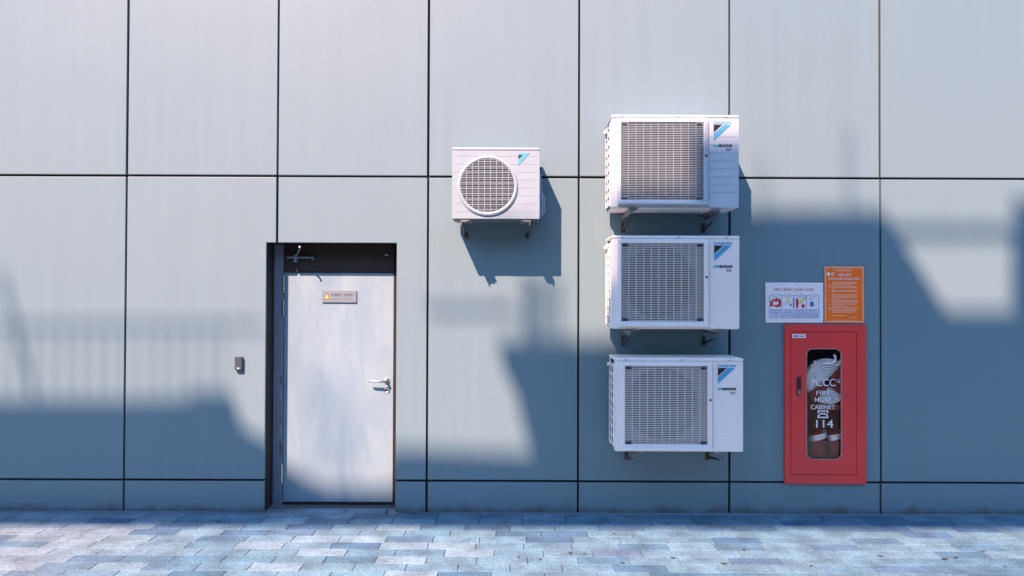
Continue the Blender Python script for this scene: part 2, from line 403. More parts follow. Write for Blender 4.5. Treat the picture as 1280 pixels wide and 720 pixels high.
for t in recs:
    if id(t) in ids: continue
    b.add([(t[0]-h,t[1]-k,0),(t[0]+h,t[1]-k,0),(t[0]+h,t[1]+k,0),(t[0]-h,t[1]+k,0),(t[0]-h,t[1]-k,-.03),(t[0]+h,t[1]-k,-.03),(t[0]+h,t[1]+k,-.03),(t[0]-h,t[1]+k,-.03)],
          [(0,1,2,3),(0,4,5,1),(1,5,6,2),(2,6,7,3),(3,7,4,0)])
rest = b.obj('outer_paving', 'tile', pv); rest.color = (0.14,0.25,0.345,1); rest['kind'] = 'stuff'

# ------------------------------------------------------------------ cladding wall
wall = thing('cladding_wall', 'tall wall of silver blue metal cladding panels with dark joints', 'wall', (0, 0, 0))
TOPW = Z1 + 2 * (Z1 - Z0)
hole_c = (CX0 + 0.03, CX1 - 0.03, CZ0 + 0.03, CZ1 - 0.03)
B().plate([[(-9.2, 0.0), (DX0, 0.0), (DX0, DZ), (DX1, DZ), (DX1, 0.0), (9.2, 0.0), (9.2, TOPW), (-9.2, TOPW)], rect(*hole_c)], 0.03, 0.075).obj('backing', 'dark', wall)
def panel(loops):
    o = B().plate(loops, 0.0, 0.026).obj('panel', 'panel', wall, bevel=0.004)
    o.location = (random.uniform(-.0012, .0012), random.uniform(-.0015, .002), random.uniform(-.001, .001)); return o
for k in range(-6, 7):
    a, c = XJ + COLP * k + G/2, XJ + COLP * (k + 1) - G/2
    if c < -9.2 or a > 9.2: continue
    for i in (0, 1): panel([rect(a, c, Z1 + (Z1-Z0)*i + G/2, Z1 + (Z1-Z0)*(i+1) - G/2)])
    lo, hi = Z0 + G/2, Z1 - G/2
    if a < DX0 < c:
        panel([[(a, lo), (DX0, lo), (DX0, DZ), (c, DZ), (c, hi), (a, hi)]])
        panel([rect(a, DX0, 0.006, Z0 - G/2)])
    elif a < DX1 < c:
        panel([[(a, DZ), (DX1, DZ), (DX1, lo), (c, lo), (c, hi), (a, hi)]])
        panel([rect(DX1, c, 0.006, Z0 - G/2)])
    elif a < CX0 and CX1 < c:
        panel([rect(a, c, lo, hi), rect(hole_c[0], hole_c[1], max(hole_c[2], lo + 0.01), hole_c[3])])
        panel([rect(a, c, 0.006, Z0 - G/2)])
    else:
        panel([rect(a, c, lo, hi)]); panel([rect(a, c, 0.006, Z0 - G/2)])
# lining of the door opening
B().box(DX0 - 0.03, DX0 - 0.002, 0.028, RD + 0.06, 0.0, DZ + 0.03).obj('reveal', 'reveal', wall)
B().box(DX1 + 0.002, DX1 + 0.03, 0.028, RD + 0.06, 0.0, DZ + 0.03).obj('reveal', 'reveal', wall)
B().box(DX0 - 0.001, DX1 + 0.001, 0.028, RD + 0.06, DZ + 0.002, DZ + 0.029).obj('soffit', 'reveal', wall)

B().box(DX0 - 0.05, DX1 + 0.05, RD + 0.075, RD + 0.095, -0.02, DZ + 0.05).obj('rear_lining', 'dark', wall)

# ------------------------------------------------------------------ door
dr = thing('door', 'grey white steel door recessed in the cladding with lever handle', 'door', ((DX0 + DX1)/2, RD, 0))
def dobj(bb, name, m, par=None, **k):
    o = bb.obj(name, m, par or dr, **k)
    if (par or dr) is dr: o.matrix_parent_inverse = Matrix.Translation(-dr.location)
    return o
lx0, lx1 = at(354.5, 480, RD).x, at(491.6, 480, RD).x
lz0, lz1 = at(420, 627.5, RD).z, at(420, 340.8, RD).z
fy = RD - 0.016
dobj(B().box(DX0 + 0.001, lx0 - 0.004, fy, RD + 0.06, 0.0, DZ), 'jamb', 'frame', bevel=0.003)
dobj(B().box(lx1 + 0.004, DX1 - 0.001, fy + 0.012, RD + 0.06, 0.0, DZ), 'jamb', 'rubber', bevel=0.002)
dobj(B().box(lx0 - 0.003, lx1 + 0.003, fy, RD + 0.06, lz1 + 0.005, DZ), 'shaded_head', 'reveal', bevel=0.003)  # head carried lower, its dark brown standing for shade under the lintel
dobj(B().box(lx0 - 0.003, lx1 + 0.003, RD + 0.004, RD + 0.055, 0.0, lz0 - 0.006), 'threshold', 'rubber')
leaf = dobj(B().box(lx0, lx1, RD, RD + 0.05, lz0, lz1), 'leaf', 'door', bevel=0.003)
# scuffed strip of bare metal down the jamb
def rust_mat():
    m = mat('scuffed_strip', (0.34, 0.40, 0.48), 0.6, var=0.9, vscale=9, stretch=(3, 1, 0.8), col2=(0.06, 0.045, 0.04)); return m
M['rust'] = rust_mat()
dobj(B().box(at(349.6, 540, fy).x, at(352.0, 540, fy).x, fy - 0.0015, fy + 0.002, at(351, 604, fy).z, at(351, 470, fy).z), 'scuffed_edge', 'rust')
for z0, z1 in ((at(354, 366, fy).z, at(354, 344, fy).z), (at(354, 396, fy).z, at(354, 374, fy).z), (at(354, 604, fy).z, at(354, 580, fy).z)):
    hb = B(); n = 7
    for i in range(n):
        a = z0 + (z1 - z0) * i / n
        hb.lathe([(0, 0.001), (0.0085, 0.001), (0.0085, (z1-z0)/n - 0.004), (0, (z1-z0)/n - 0.004)], (lx0 - 0.002, fy - 0.005, a), 10, 'z')
    hb.tube([(lx0 - 0.002, fy - 0.005, z0), (lx0 - 0.002, fy - 0.005, z1)], 0.005, 8)
    dobj(hb, 'hinge', 'steel', smooth=True)
# closer arm, folded out into the sun
p0, p1 = at(359, 322, fy - 0.02), at(388, 322.5, fy - 0.02)
cl = B().box(p0.x, p1.x, fy - 0.032, fy - 0.012, p0.z - 0.008, p0.z + 0.008)
q = at(370, 323, fy - 0.02)
cl.box(q.x - 0.012, q.x + 0.012, fy - 0.045, fy, q.z - 0.033, q.z + 0.030)
closer = dobj(cl, 'closer_bracket', 'closer', bevel=0.002)
e = at(374.5, 308.5, -0.002)
arm = dobj(B().tube([(q.x + 0.004, fy - 0.03, q.z + 0.018), (e.x, 0.02, e.z - 0.004), (e.x, -0.004, e.z)], [0.007, 0.007, 0.009], 8), 'closer_arm', 'closer', smooth=True)
q = at(391, 323, fy - 0.01); dobj(B().lathe([(0, -0.02), (0.014, -0.02), (0.016, 0), (0, 0)], (q.x, fy, q.z), 14), 'closer_stud', 'closer', smooth=True)
q = at(483.5, 318, fy); dobj(B().box(q.x - 0.015, q.x + 0.015, fy - 0.008, fy + 0.001, q.z - 0.008, q.z + 0.008), 'strike', 'steel', bevel=0.002)
q = at(463, 322.5, RD); dobj(B().lathe([(0, -0.004), (0.006, -0.003), (0.006, 0)], (q.x, RD, q.z), 10), 'screw', 'steel')
# lever handle and lock
q = at(483.5, 476, RD)
hy = RD
hd = B().lathe([(0, -0.012), (0.022, -0.012), (0.026, -0.006), (0.026, 0.0)], (q.x, hy, q.z), 24)
hd.tube([(q.x, hy - 0.01, q.z), (q.x, hy - 0.048, q.z), (q.x - 0.012, hy - 0.058, q.z), (q.x - 0.06, hy - 0.060, q.z + 0.001), (q.x - 0.125, hy - 0.058, q.z + 0.002), (q.x - 0.142, hy - 0.050, q.z + 0.001)], [0.012, 0.012, 0.011, 0.010, 0.009, 0.007], 10)
dobj(hd, 'lever_handle', 'steel', smooth=True)
q = at(483.3, 487.3, RD)
lk = dobj(B().lathe([(0, -0.006), (0.017, -0.006), (0.023, -0.010), (0.026, -0.005), (0.026, 0)], (q.x, hy, q.z), 24), 'lock_rosette', 'steel', smooth=True)
kk = B().box(q.x - 0.004, q.x + 0.004, hy - 0.0105, hy - 0.0062, q.z - 0.009, q.z + 0.009).obj('keyhole', 'bolt', lk); kk.matrix_parent_inverse = lk.matrix_world.inverted()
# sign plate on the leaf
a, c = at(403, 378, RD), at(446, 363.3, RD)
pl = dobj(B().box(a.x, c.x, RD - 0.012, RD - 0.001, a.z, c.z), 'sign_plate', 'plate', bevel=0.001)
def sub(o, par):
    o.parent = par; o.matrix_parent_inverse = Matrix.Translation(-dr.location) if par.parent is dr else Matrix()
    return o
W = c.x - a.x; Hh = c.z - a.z; py_ = RD - 0.0125
pinv = Matrix.Translation(-dr.location)
tx, tz = a.x + W*0.145, a.z + Hh*0.27
o = B().plate([[(tx - .026, tz), (tx + .026, tz), (tx, tz + .052)]], py_ - .0006, py_ + .0002).obj('triangle_border', 'bolt', pl)
o = B().plate([[(tx - .020, tz + .004), (tx + .020, tz + .004), (tx, tz + .044)]], py_ - .0014, py_ - .0008).obj('warning_triangle', 'yellow', pl)
text('P. PCC', Hh*0.20, a.x + W*0.42, py_, a.z + Hh*0.54, 'black', pl, width=W*0.26, bold=0.03); text('CCTV', Hh*0.20, a.x + W*0.76, py_, a.z + Hh*0.54, 'black', pl, width=W*0.24, bold=0.03)
bl = B(); x = a.x + W*0.30
for wd in (0.16, 0.05, 0.10, 0.12, 0.05, 0.10):
    bl.box(x, x + W*(wd - 0.015), py_ - .0004, py_ + .0002, a.z + Hh*0.27, a.z + Hh*0.36); x += W*wd
bl.obj('small_print', 'slot', pl)

# ------------------------------------------------------------------ access reader
a, c = at(293, 464.5, -0.03), at(302.5, 446, -0.03)
rd = thing('access_reader', 'small dark access reader on the cladding beside the door', 'reader', ((a.x + c.x)/2, 0, a.z))
wd, hh = (c.x - a.x)/2, c.z - a.z
B().box(-wd, wd, -0.03, -0.001, 0.012, hh).obj('housing', 'reader', rd, bevel=0.005, seg=3)
B().box(-wd + 0.012, wd, -0.024, -0.001, 0.0, 0.0115).obj('base', 'bolt', rd, bevel=0.002)
B().plate([[(-0.014, 0.030), (0.0, 0.018), (0.012, 0.030)]], -0.0312, -0.0302).obj('indicator', 'printwhite', rd)

# ------------------------------------------------------------------ large outdoor units
UW, UH, UD, GAP = 0.960, 0.700, 0.34, 0.075
def large_unit():
    r = thing('outdoor_unit', '', 'air conditioner', (0,0,0))
    hw, hd = UW/2, UD/2
    gx0, gx1, gz0, gz1 = -hw + 0.070, -hw + 0.690, 0.055, UH - 0.058      # grille opening
    fx0, fx1, fz0, fz1 = -hw + 0.042, -hw + 0.726, 0.030, UH - 0.034      # raised frame
    c = B()
    c.plate([rrect(-hw, hw, 0.0, UH - 0.026, 0.006, 2), rect(gx0 - 0.004, gx1 + 0.004, gz0 - 0.004, gz1 + 0.004)], -hd, -hd + 0.014)
    c.box(hw - 0.014, hw - 0.0005, -hd + 0.0145, hd, 0.0, UH - 0.0265)     # right side
    c.box(-hw + 0.0005, -hw + 0.022, -hd + 0.0145, -hd + 0.075, 0.0, UH - 0.0265)   # left front corner
    c.box(-hw + 0.001, -hw + 0.015, hd - 0.03, hd - 0.001, 0.0, UH - 0.0265)
    c.box(-hw + 0.002, hw - 0.0145, hd - 0.0005, hd + 0.002, 0.002, UH - 0.027)
    casing = c.obj('casing', 'white', r, bevel=0.004)
    B().box(-hw + 0.015, hw - 0.015, -hd + 0.016, hd - 0.002, -0.004, 0.02).obj('base_pan', 'white_trim', r)
    lid = B().box(-hw - 0.004, hw + 0.004, -hd - 0.004, hd + 0.004, UH - 0.0255, UH).obj('top_lid', 'white', r, bevel=0.011, seg=4)
    for x in (-0.40, 0.02, 0.38):
        B().lathe([(0, -0.0025), (0.006, -0.0015), (0.006, 0)], (x, -hd - 0.004, UH - 0.015), 8).obj('screw', 'slot', lid)
    # raised surround of the fan opening with a shelf-like lower lip
    f = B().plate([rrect(fx0, fx1, fz0, fz1, 0.012, 3), rrect(gx0, gx1, gz0, gz1, 0.004, 2)], -hd - 0.020, -hd - 0.0005)
    f.box(fx0 + 0.004, fx1 + 0.002, -hd - 0.055, -hd - 0.0008, fz0 - 0.012, fz0 - 0.0005)
    n = 44
    for i in range(n):
        z = gz0 + (gz1 - gz0) * (i + 0.5) / n
        f.box(gx1 + 0.010, fx1 - 0.006, -hd - 0.0225, -hd - 0.0203, z - 0.0026, z + 0.0026)
    fr = f.obj('fan_surround', 'white_trim', r, bevel=0.003)
    gr = B()
    for i in range(n):
        z = gz0 + (gz1 - gz0) * (i + 0.5) / n
        gr.box(gx0 - 0.002, gx1 + 0.002, -hd - 0.014, -hd - 0.004, z - 0.0026, z + 0.0023)
    for i in range(1, 11):
        x = gx0 + (gx1 - gx0) * i / 11
        gr.box(x - 0.0013, x + 0.0013, -hd - 0.0155, -hd - 0.002, gz0 - 0.002, gz1 + 0.002)
    g_ = gr.obj('fan_grille', 'grille', r)
    for x, z in ((gx0 + 0.03, gz0 + 0.014), (gx1 - 0.03, gz0 + 0.014), (gx0 + 0.03, gz1 - 0.014), (gx1 - 0.03, gz1 - 0.014)):
        s_ = B().box(x - 0.026, x + 0.026, -hd - 0.0185, -hd - 0.003, z - 0.013, z + 0.013).obj('corner_clip', 'slot', r, bevel=0.003)
        B().box(x - 0.022, x + 0.012, -hd - 0.0197, -hd - 0.0187, z - 0.009, z + 0.004).obj('clip_slot', 'inner', s_)
    fcx, fcz, fr_ = (gx0 + gx1)/2 - 0.015, (gz0 + gz1)/2, 0.272
    sh = B().plate([rect(-hw + 0.024, gx1 + 0.03, 0.022, UH - 0.03), circ(fcx, fcz, fr_, 56)], -hd + 0.030, -hd + 0.034)
    sh.lathe([(fr_ + 0.012, -0.004), (fr_ + 0.004, -0.007), (fr_, 0.0), (fr_ - 0.002, 0.05)], (fcx, -hd + 0.031, fcz), 56)
    sh.obj('fan_shroud', 'shroud', r, smooth=True)
    B().box(-hw + 0.09, gx1 + 0.03, 0.09, 0.10, 0.022, UH - 0.03).obj('rear_baffle', 'inner', r)
    B().box(gx1 + 0.032, gx1 + 0.036, -hd + 0.015, 0.15, 0.022, UH - 0.03).obj('divider', 'inner', r)
    fan = B().lathe([(0, -0.03), (0.05, -0.028), (0.062, -0.01), (0.064, 0.05), (0, 0.05)], (fcx, -hd + 0.115, fcz), 24).obj('fan_hub', 'fan', r, smooth=True)
    for k in range(3):
        a0 = math.radians(k * 120 + 20); vs = []; fs = []; nr, na = 5, 7
        for side in (0, 1):
            for i in range(nr):
                rr = 0.055 + (fr_ - 0.018 - 0.055) * i / (nr - 1)
                for j in range(na):
                    t = j / (na - 1); aa = a0 + math.radians(12 * i/(nr-1)) + math.radians(74) * t
                    vs.append((fcx + rr*math.cos(aa), -hd + 0.105 + 0.055 * t + 0.004 * side, fcz + rr*math.sin(aa)))
        o = nr * na
        for i in range(nr - 1):
            for j in range(na - 1):
                q = i*na + j; fs.append((q, q+1, q+na+1, q+na)); fs.append((o+q, o+q+na, o+q+na+1, o+q+1))
        B().add(vs, fs).obj('fan_blade', 'fan', fan, smooth=True)
    # coil and its guard on the left side
    B().box(-hw + 0.0075, -hw + 0.05, -hd + 0.078, hd - 0.034, 0.02, UH - 0.03).obj('coil', 'coil', r)
    gd = B(); y0, y1 = -hd + 0.072, hd - 0.028
    for i in range(10):
        z = 0.03 + (UH - 0.10) * i / 9; gd.box(-hw - 0.004, -hw + 0.006, y0, y1, z - 0.006, z + 0.006)
    for yy in (y0 + 0.004, (y0 + y1)/2, y1 - 0.004): gd.box(-hw - 0.006, -hw + 0.004, yy - 0.005, yy + 0.005, 0.02, UH - 0.05)
    gd.obj('side_guard', 'white_trim', r)
    B().box(-hw - 0.022, -hw - 0.001, hd - 0.07, hd - 0.02, UH - 0.085, UH - 0.06).obj('side_clip', 'white_trim', r, bevel=0.004)
    # right-hand service panel: pressed ribs, logo, badges
    px0, px1 = fx1 + 0.012, hw - 0.018
    for i in range(8):
        z = 0.115 + i * 0.060
        B().box(px0, px1, -hd - 0.0022, -hd - 0.0002, z - 0.0012, z + 0.0012).obj('panel_rib', 'white_trim', casing)
    B().box(fx1 + 0.0045, fx1 + 0.0075, -hd - 0.0015, -hd - 0.0003, 0.002, UH - 0.030).obj('panel_seam', 'slot', casing)
    lx, lz, yy = fx1 + 0.044, UH - 0.074, -hd - 0.003
    lg = B().plate([[(lx, lz), (lx, lz - 0.118), (lx + 0.128, lz)]], yy, yy + 0.002).obj('logo_blue', 'cyan', r)
    B().plate([[(lx - 0.0005, lz - 0.062), (lx - 0.0005, lz + 0.0005), (lx + 0.068, lz + 0.0005)]], yy - 0.001, yy - 0.0002).obj('logo_black', 'black', lg)
    B().plate([[(lx - 0.0006, lz - 0.068), (lx - 0.0006, lz - 0.0625), (lx + 0.0685, lz + 0.0006), (lx + 0.0745, lz + 0.0006)]], yy - 0.001, yy - 0.0002).obj('logo_line', 'printwhite', lg)
    text('DAIKIN', 0.021, lx + 0.064, yy + 0.0015, lz + 0.006, 'cyan', r, width=0.132, bold=0.06)
    bz = lz - 0.166
    bd = B().box(lx + 0.040, lx + 0.136, yy, yy + 0.002, bz, bz + 0.017).obj('badge', 'black', r)
    B().box(lx - 0.002, lx + 0.0395, yy, yy + 0.002, bz, bz + 0.017).obj('badge_end', 'teal', bd)
    text('Inverter', 0.0095, lx + 0.092, yy - 0.0005, bz + 0.004, 'printwhite', bd, width=0.072, shear=0.2)
    text('R32', 0.015, lx + 0.112, yy + 0.0015, bz - 0.028, 'black', r, width=0.036, bold=0.03)
    B().lathe([(0, -0.004), (0.009, -0.003), (0.009, 0)], (fx1 - 0.018, -hd - 0.0225, UH*0.555), 10).obj('bolt', 'bolt', r)
    for x in (-0.30, 0.30):
        B().box(x - 0.03, x + 0.03, -hd + 0.012, hd - 0.01, -0.012, -0.0045).obj('foot', 'white_trim', r, bevel=0.002)
    return r
proto = large_unit()
FY = -(GAP + UD)
spots = [(844, 143.5, 'topmost of the three large white outdoor air conditioner units stacked on the wall'),
         (844.5, 294.5, 'middle one of the three large white outdoor air conditioner units on the wall'),
         (849, 447.5, 'lowest of the three large white outdoor air conditioner units, nearest the paving')]
bases = []; later = []
for i, (px, py, lab) in enumerate(spots):
    o = proto if i == 0 else copy_tree(proto)
    p = at(px, py, FY); o.location = (p.x, -GAP - UD/2, p.z - UH); o['label'] = lab; o['group'] = 'large outdoor units in a column'
    bases.append(o.location.copy())
    if i == 0:                                        # sunlit top unit takes darker paint to offset the direct sun
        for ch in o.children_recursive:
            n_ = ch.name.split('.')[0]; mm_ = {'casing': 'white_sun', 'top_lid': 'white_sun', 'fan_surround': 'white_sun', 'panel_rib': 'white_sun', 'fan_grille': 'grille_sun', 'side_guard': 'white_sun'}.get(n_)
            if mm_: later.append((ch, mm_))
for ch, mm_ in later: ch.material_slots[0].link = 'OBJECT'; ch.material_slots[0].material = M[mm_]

# ------------------------------------------------------------------ small outdoor unit
SW, SH, SD, SG = 0.668, 0.545, 0.275, 0.07
def small_unit(loc):
    r = thing('outdoor_unit', 'small white outdoor air conditioner unit with a round fan grille', 'air conditioner', loc)
    hw, hd = SW/2, SD/2
    p = at(609.5, 232.3, -(SG + SD)) - Vector(loc); fx, fz, fr_ = p.x, p.z, 0.205
    c = B()
    c.plate([rrect(-hw, hw, 0.0, SH - 0.024, 0.006, 2), circ(fx, fz, fr_ + 0.004, 56)], -hd, -hd + 0.012)
    c.box(hw - 0.012, hw - 0.0005, -hd + 0.0125, hd, 0.0, SH - 0.0245); c.box(-hw + 0.0005, -hw + 0.012, -hd + 0.0125, hd, 0.0, SH - 0.0245)
    c.box(-hw + 0.0125, hw - 0.0125, hd - 0.004, hd + 0.001, 0.001, SH - 0.025)
    cas = c.obj('casing', 'white_lit', r, bevel=0.004)
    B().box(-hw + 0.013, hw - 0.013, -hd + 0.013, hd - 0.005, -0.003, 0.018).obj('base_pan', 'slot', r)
    B().box(-hw - 0.003, hw + 0.003, -hd - 0.003, hd + 0.003, SH - 0.0235, SH).obj('top_lid', 'white_lit', r, bevel=0.008, seg=3)
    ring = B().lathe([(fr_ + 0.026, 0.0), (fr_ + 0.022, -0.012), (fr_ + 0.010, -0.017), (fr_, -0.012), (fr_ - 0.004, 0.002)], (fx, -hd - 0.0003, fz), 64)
    ring.obj('fan_ring', 'white_lit_trim', r, smooth=True)
    gr = B(); n = 30
    for i in range(n):
        z = -fr_ + 2*fr_*(i + 0.5)/n; ch = math.sqrt(max(0, fr_*fr_ - z*z)); th = 0.0042 if i % 3 == 1 else 0.0022
        gr.box(fx - ch, fx + ch, -hd - 0.011, -hd - 0.005, fz + z - th, fz + z + th)
    for i in range(1, 9):
        x = -fr_ + 2*fr_*i/9; ch = math.sqrt(max(0, fr_*fr_ - x*x)); gr.box(fx + x - 0.003, fx + x + 0.003, -hd - 0.013, -hd - 0.004, fz - ch, fz + ch)
    gr.obj('fan_grille', 'grille_lit', r)
    B().lathe([(0.0, 0.12), (fr_ - 0.003, 0.12), (fr_ - 0.003, 0.004)], (fx, -hd, fz), 48).obj('fan_well', 'inner', r, smooth=True)
    fan = B().lathe([(0, -0.02), (0.045, -0.018), (0.05, 0.05), (0, 0.05)], (fx, -hd + 0.05, fz), 20).obj('fan_hub', 'fan', r, smooth=True)
    for k in range(3):
        a0 = math.radians(k*120 + 75); vs = []; fs = []; nr, na = 4, 6
        for side in (0, 1):
            for i in range(nr):
                rr = 0.045 + (fr_ - 0.018 - 0.045)*i/(nr-1)
                for j in range(na):
                    t = j/(na-1); aa = a0 + math.radians(76)*t; vs.append((fx + rr*math.cos(aa), -hd + 0.03 + 0.05*t + 0.003*side, fz + rr*math.sin(aa)))
        o = nr*na
        for i in range(nr-1):
            for j in range(na-1):
                q = i*na + j; fs.append((q, q+1, q+na+1, q+na)); fs.append((o+q, o+q+na, o+q+na+1, o+q+1))
        B().add(vs, fs).obj('fan_blade', 'fan', fan, smooth=True)
    for i in range(8):
        z = 0.055 + i*0.0605; dz = z - fz; rr = fr_ + 0.030
        x0 = fx + math.sqrt(rr*rr - dz*dz) if abs(dz) < rr else fx
        B().box(x0 + 0.004, hw - 0.02, -hd - 0.0012, -hd - 0.0002, z - 0.0009, z + 0.0009).obj('panel_rib', 'white_lit_trim', cas)
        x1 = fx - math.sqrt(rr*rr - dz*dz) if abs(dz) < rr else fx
        if x1 - 0.004 > -hw + 0.012: B().box(-hw + 0.01, x1 - 0.004, -hd - 0.0012, -hd - 0.0002, z - 0.0009, z + 0.0009).obj('panel_rib', 'white_lit_trim', cas)
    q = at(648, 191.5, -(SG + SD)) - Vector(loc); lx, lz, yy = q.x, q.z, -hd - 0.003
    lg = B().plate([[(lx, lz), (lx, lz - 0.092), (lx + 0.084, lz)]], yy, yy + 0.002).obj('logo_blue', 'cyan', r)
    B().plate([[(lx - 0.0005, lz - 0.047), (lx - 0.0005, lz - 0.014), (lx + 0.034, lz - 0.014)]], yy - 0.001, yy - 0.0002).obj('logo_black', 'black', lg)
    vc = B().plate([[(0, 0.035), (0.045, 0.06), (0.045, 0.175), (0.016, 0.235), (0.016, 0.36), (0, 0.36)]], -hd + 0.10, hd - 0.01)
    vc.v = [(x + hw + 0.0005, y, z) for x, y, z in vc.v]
    vc.obj('valve_cover', 'white_lit_trim', r, bevel=0.006)
    B().lathe([(0, -0.006), (0.008, -0.004), (0.008, 0)], (hw + 0.012, -hd + 0.099, 0.40), 10).obj('bolt', 'bolt', r)
    for x in (-0.22, 0.22):
        B().box(x - 0.03, x + 0.03, -hd + 0.012, hd - 0.01, -0.012, -0.0035).obj('foot', 'white_lit_trim', r, bevel=0.002)
    return r
p = at(620, 184.3, -(SG + SD)); sm = small_unit((p.x, -SG - SD/2, p.z - SH))

# ------------------------------------------------------------------ wall brackets (top level: the units rest on them)
def bracket(x, ztop, reach, label, sx, drop=0.135):
    r = thing('wall_bracket', label, 'bracket', (x, 0, ztop - drop), 'wall brackets under the outdoor units')
    def fl(pts): return [(p[0]*sx, p[1]) for p in pts][::sx]
    B().plate([fl([(-0.045, drop - 0.006), (-0.006, drop - 0.006), (-0.006, drop - 0.032), (0.0, drop - 0.032), (0.0, drop), (-0.045, drop)])], -reach, -0.002).obj('arm', 'brackets', r)
    B().plate([fl([(-0.028, 0.0), (0.0, 0.0), (0.0, drop - 0.056), (-0.028, drop - 0.056)])], -0.008, -0.002).obj('wall_leg', 'bracketshade', r)
    b = B(); x0, x1 = -0.008*sx, -0.013*sx; t = reach*0.86
    b.add([(x0, -0.009, 0.01), (x0, -0.009, 0.04), (x0, -t, drop - 0.054), (x0, -t + 0.045, drop - 0.056),
           (x1, -0.009, 0.01), (x1, -0.009, 0.04), (x1, -t, drop - 0.054), (x1, -t + 0.045, drop - 0.056)],
          [(0,1,2,3),(7,6,5,4),(0,4,5,1),(1,5,6,2),(2,6,7,3),(3,7,4,0)])
    b.obj('brace', 'bracketshade', r)
    for z in (0.025, drop - 0.08): B().lathe([(0, -0.012), (0.007, -0.010), (0.007, 0)], (-0.016*sx, -0.008, z), 8).obj('bolt', 'bolt', r)
    xa, xb = sorted((-0.062*sx, 0.006*sx))
    B().box(xa, xb, -reach + 0.004, -reach + 0.06, drop + 0.0005, drop + 0.007).obj('rubber_pad', 'brackets', r)
    return r
names = ['top large unit', 'middle large unit', 'lowest large unit']
for i, bs in enumerate(bases):
    for sx, side in ((-1, 'by its coil side'), (1, 'by its logo side')):
        bracket(bs.x + (0.335 if sx > 0 else -0.345), bs.z - 0.0195, GAP + UD + 0.012, 'white steel bracket under the %s, %s' % (names[i], side), sx)
for sx, side in ((-1, 'below its fan side'), (1, 'below its valve side')):
    bracket(sm.location.x + sx*0.262, sm.location.z - 0.0195, SG + SD + 0.03, 'white steel bracket under the small round-fan unit, ' + side, sx, drop=0.105)

# ------------------------------------------------------------------ fire hose cabinet
FYc = -0.028
cab = thing('fire_hose_cabinet', 'red metal fire hose cabinet with a tall rounded glass window', 'fire cabinet', ((CX0 + CX1)/2, 0, CZ0))
L = cab.location
def cx(px): return at(px, 505, FYc).x - L.x
def cz(py): return at(1030, py, FYc).z - L.z
ox0, ox1, oz0, oz1 = CX0 - L.x, CX1 - L.x, 0.0, CZ1 - L.z
dx0, dx1, dz0, dz1 = cx(989), cx(1070.8), cz(593.3), cz(415.2)
wx0, wx1, wz0, wz1 = cx(1008.3), cx(1051.7), cz(574), cz(436)
B().plate([rect(ox0, ox1, oz0, oz1), rect(dx0 - 0.004, dx1 + 0.004, dz0 - 0.004, dz1 + 0.004)], FYc, -0.001).obj('frame', 'red', cab, bevel=0.003)
bx = B(); ix0, ix1, iz0, iz1 = ox0 + 0.036, ox1 - 0.036, oz0 + 0.05, oz1 - 0.036
bx.plate([rect(ix0, ix1, iz0, iz1), rect(ix0 + .002, ix1 - .002, iz0 + .002, iz1 - .002)], -0.0008, 0.20)
bx.box(ix0, ix1, 0.2005, 0.203, iz0, iz1)
bx.obj('inner_box', 'redin', cab)
B().box(ix0 + .004, ix1 - .004, 0.006, 0.198, oz0 + 0.164, oz0 + 0.1765).obj('shelf', 'redin', cab)
doorp = B().plate([rect(dx0, dx1, dz0, dz1), rrect(wx0, wx1, wz0, wz1, 0.05, 7)], FYc + 0.001, FYc + 0.018).obj('cabinet_door', 'red', cab, bevel=0.002)
B().plate([rrect(wx0 - .002, wx1 + .002, wz0 - .002, wz1 + .002, 0.052, 7), rrect(wx0 + .003, wx1 - .003, wz0 + .003, wz1 - .003, 0.047, 7)], FYc - 0.001, FYc + 0.004).obj('window_trim', 'shroud', doorp)
gl = B().plate([rrect(wx0 - .004, wx1 + .004, wz0 - .004, wz1 + .004, 0.054, 7)], FYc + 0.0182, FYc + 0.0212).obj('glass', 'glass', cab)
hb = B().box(cx(996), cx(1001.2), FYc - 0.006, FYc + 0.0008, cz(494.3), cz(471)).obj('latch', 'bolt', cab, bevel=0.002)
B().box(cx(997), cx(1000.2), FYc - 0.010, FYc - 0.0062, cz(493), cz(488)).obj('latch_button', 'steel', hb, bevel=0.001)
pt = B().box(cx(990.5), cx(1007), FYc - 0.002, FYc + 0.0008, cz(422.5), cz(417.8)).obj('maker_plate', 'board', cab)
B().plate([[(cx(992) , cz(420.2)), (cx(994), cz(421.4)), (cx(997.5), cz(421.2)), (cx(998), cz(419.6)), (cx(995), cz(419))]], FYc - .003, FYc - .0022).obj('maker_emblem', 'printblue', pt)
B().box(cx(998.6), cx(1005), FYc - .003, FYc - .0022, cz(421), cz(419.6)).obj('maker_print', 'slot', pt)
gy = FYc + 0.0175
def ct(s, y0, y1, x0, x1): text(s, cz(y0) - cz(y1), (cx(x0) + cx(x1))/2, gy, cz(y1), 'printwhite', gl, width=cx(x1) - cx(x0), bold=0.015)
ct('PCCC', 473.8, 483.0, 1015.5, 1045.0); ct('FIRE', 488.6, 494.2, 1021.2, 1038.5); ct('HOSE', 496.8, 502.8, 1019.6, 1039); ct('CABINET', 506.2, 512, 1014.4, 1044.6); ct('114', 525.2, 535, 1019.8, 1041)
ph = B().plate([[(cx(1023), cz(513.4)), (cx(1036.4), cz(513.4)), (cx(1036.4), cz(517)), (cx(1034.6), cz(517)), (cx(1034.6), cz(515)), (cx(1024.8), cz(515)), (cx(1024.8), cz(517)), (cx(1023), cz(517))]], gy - .0004, gy + .0003)
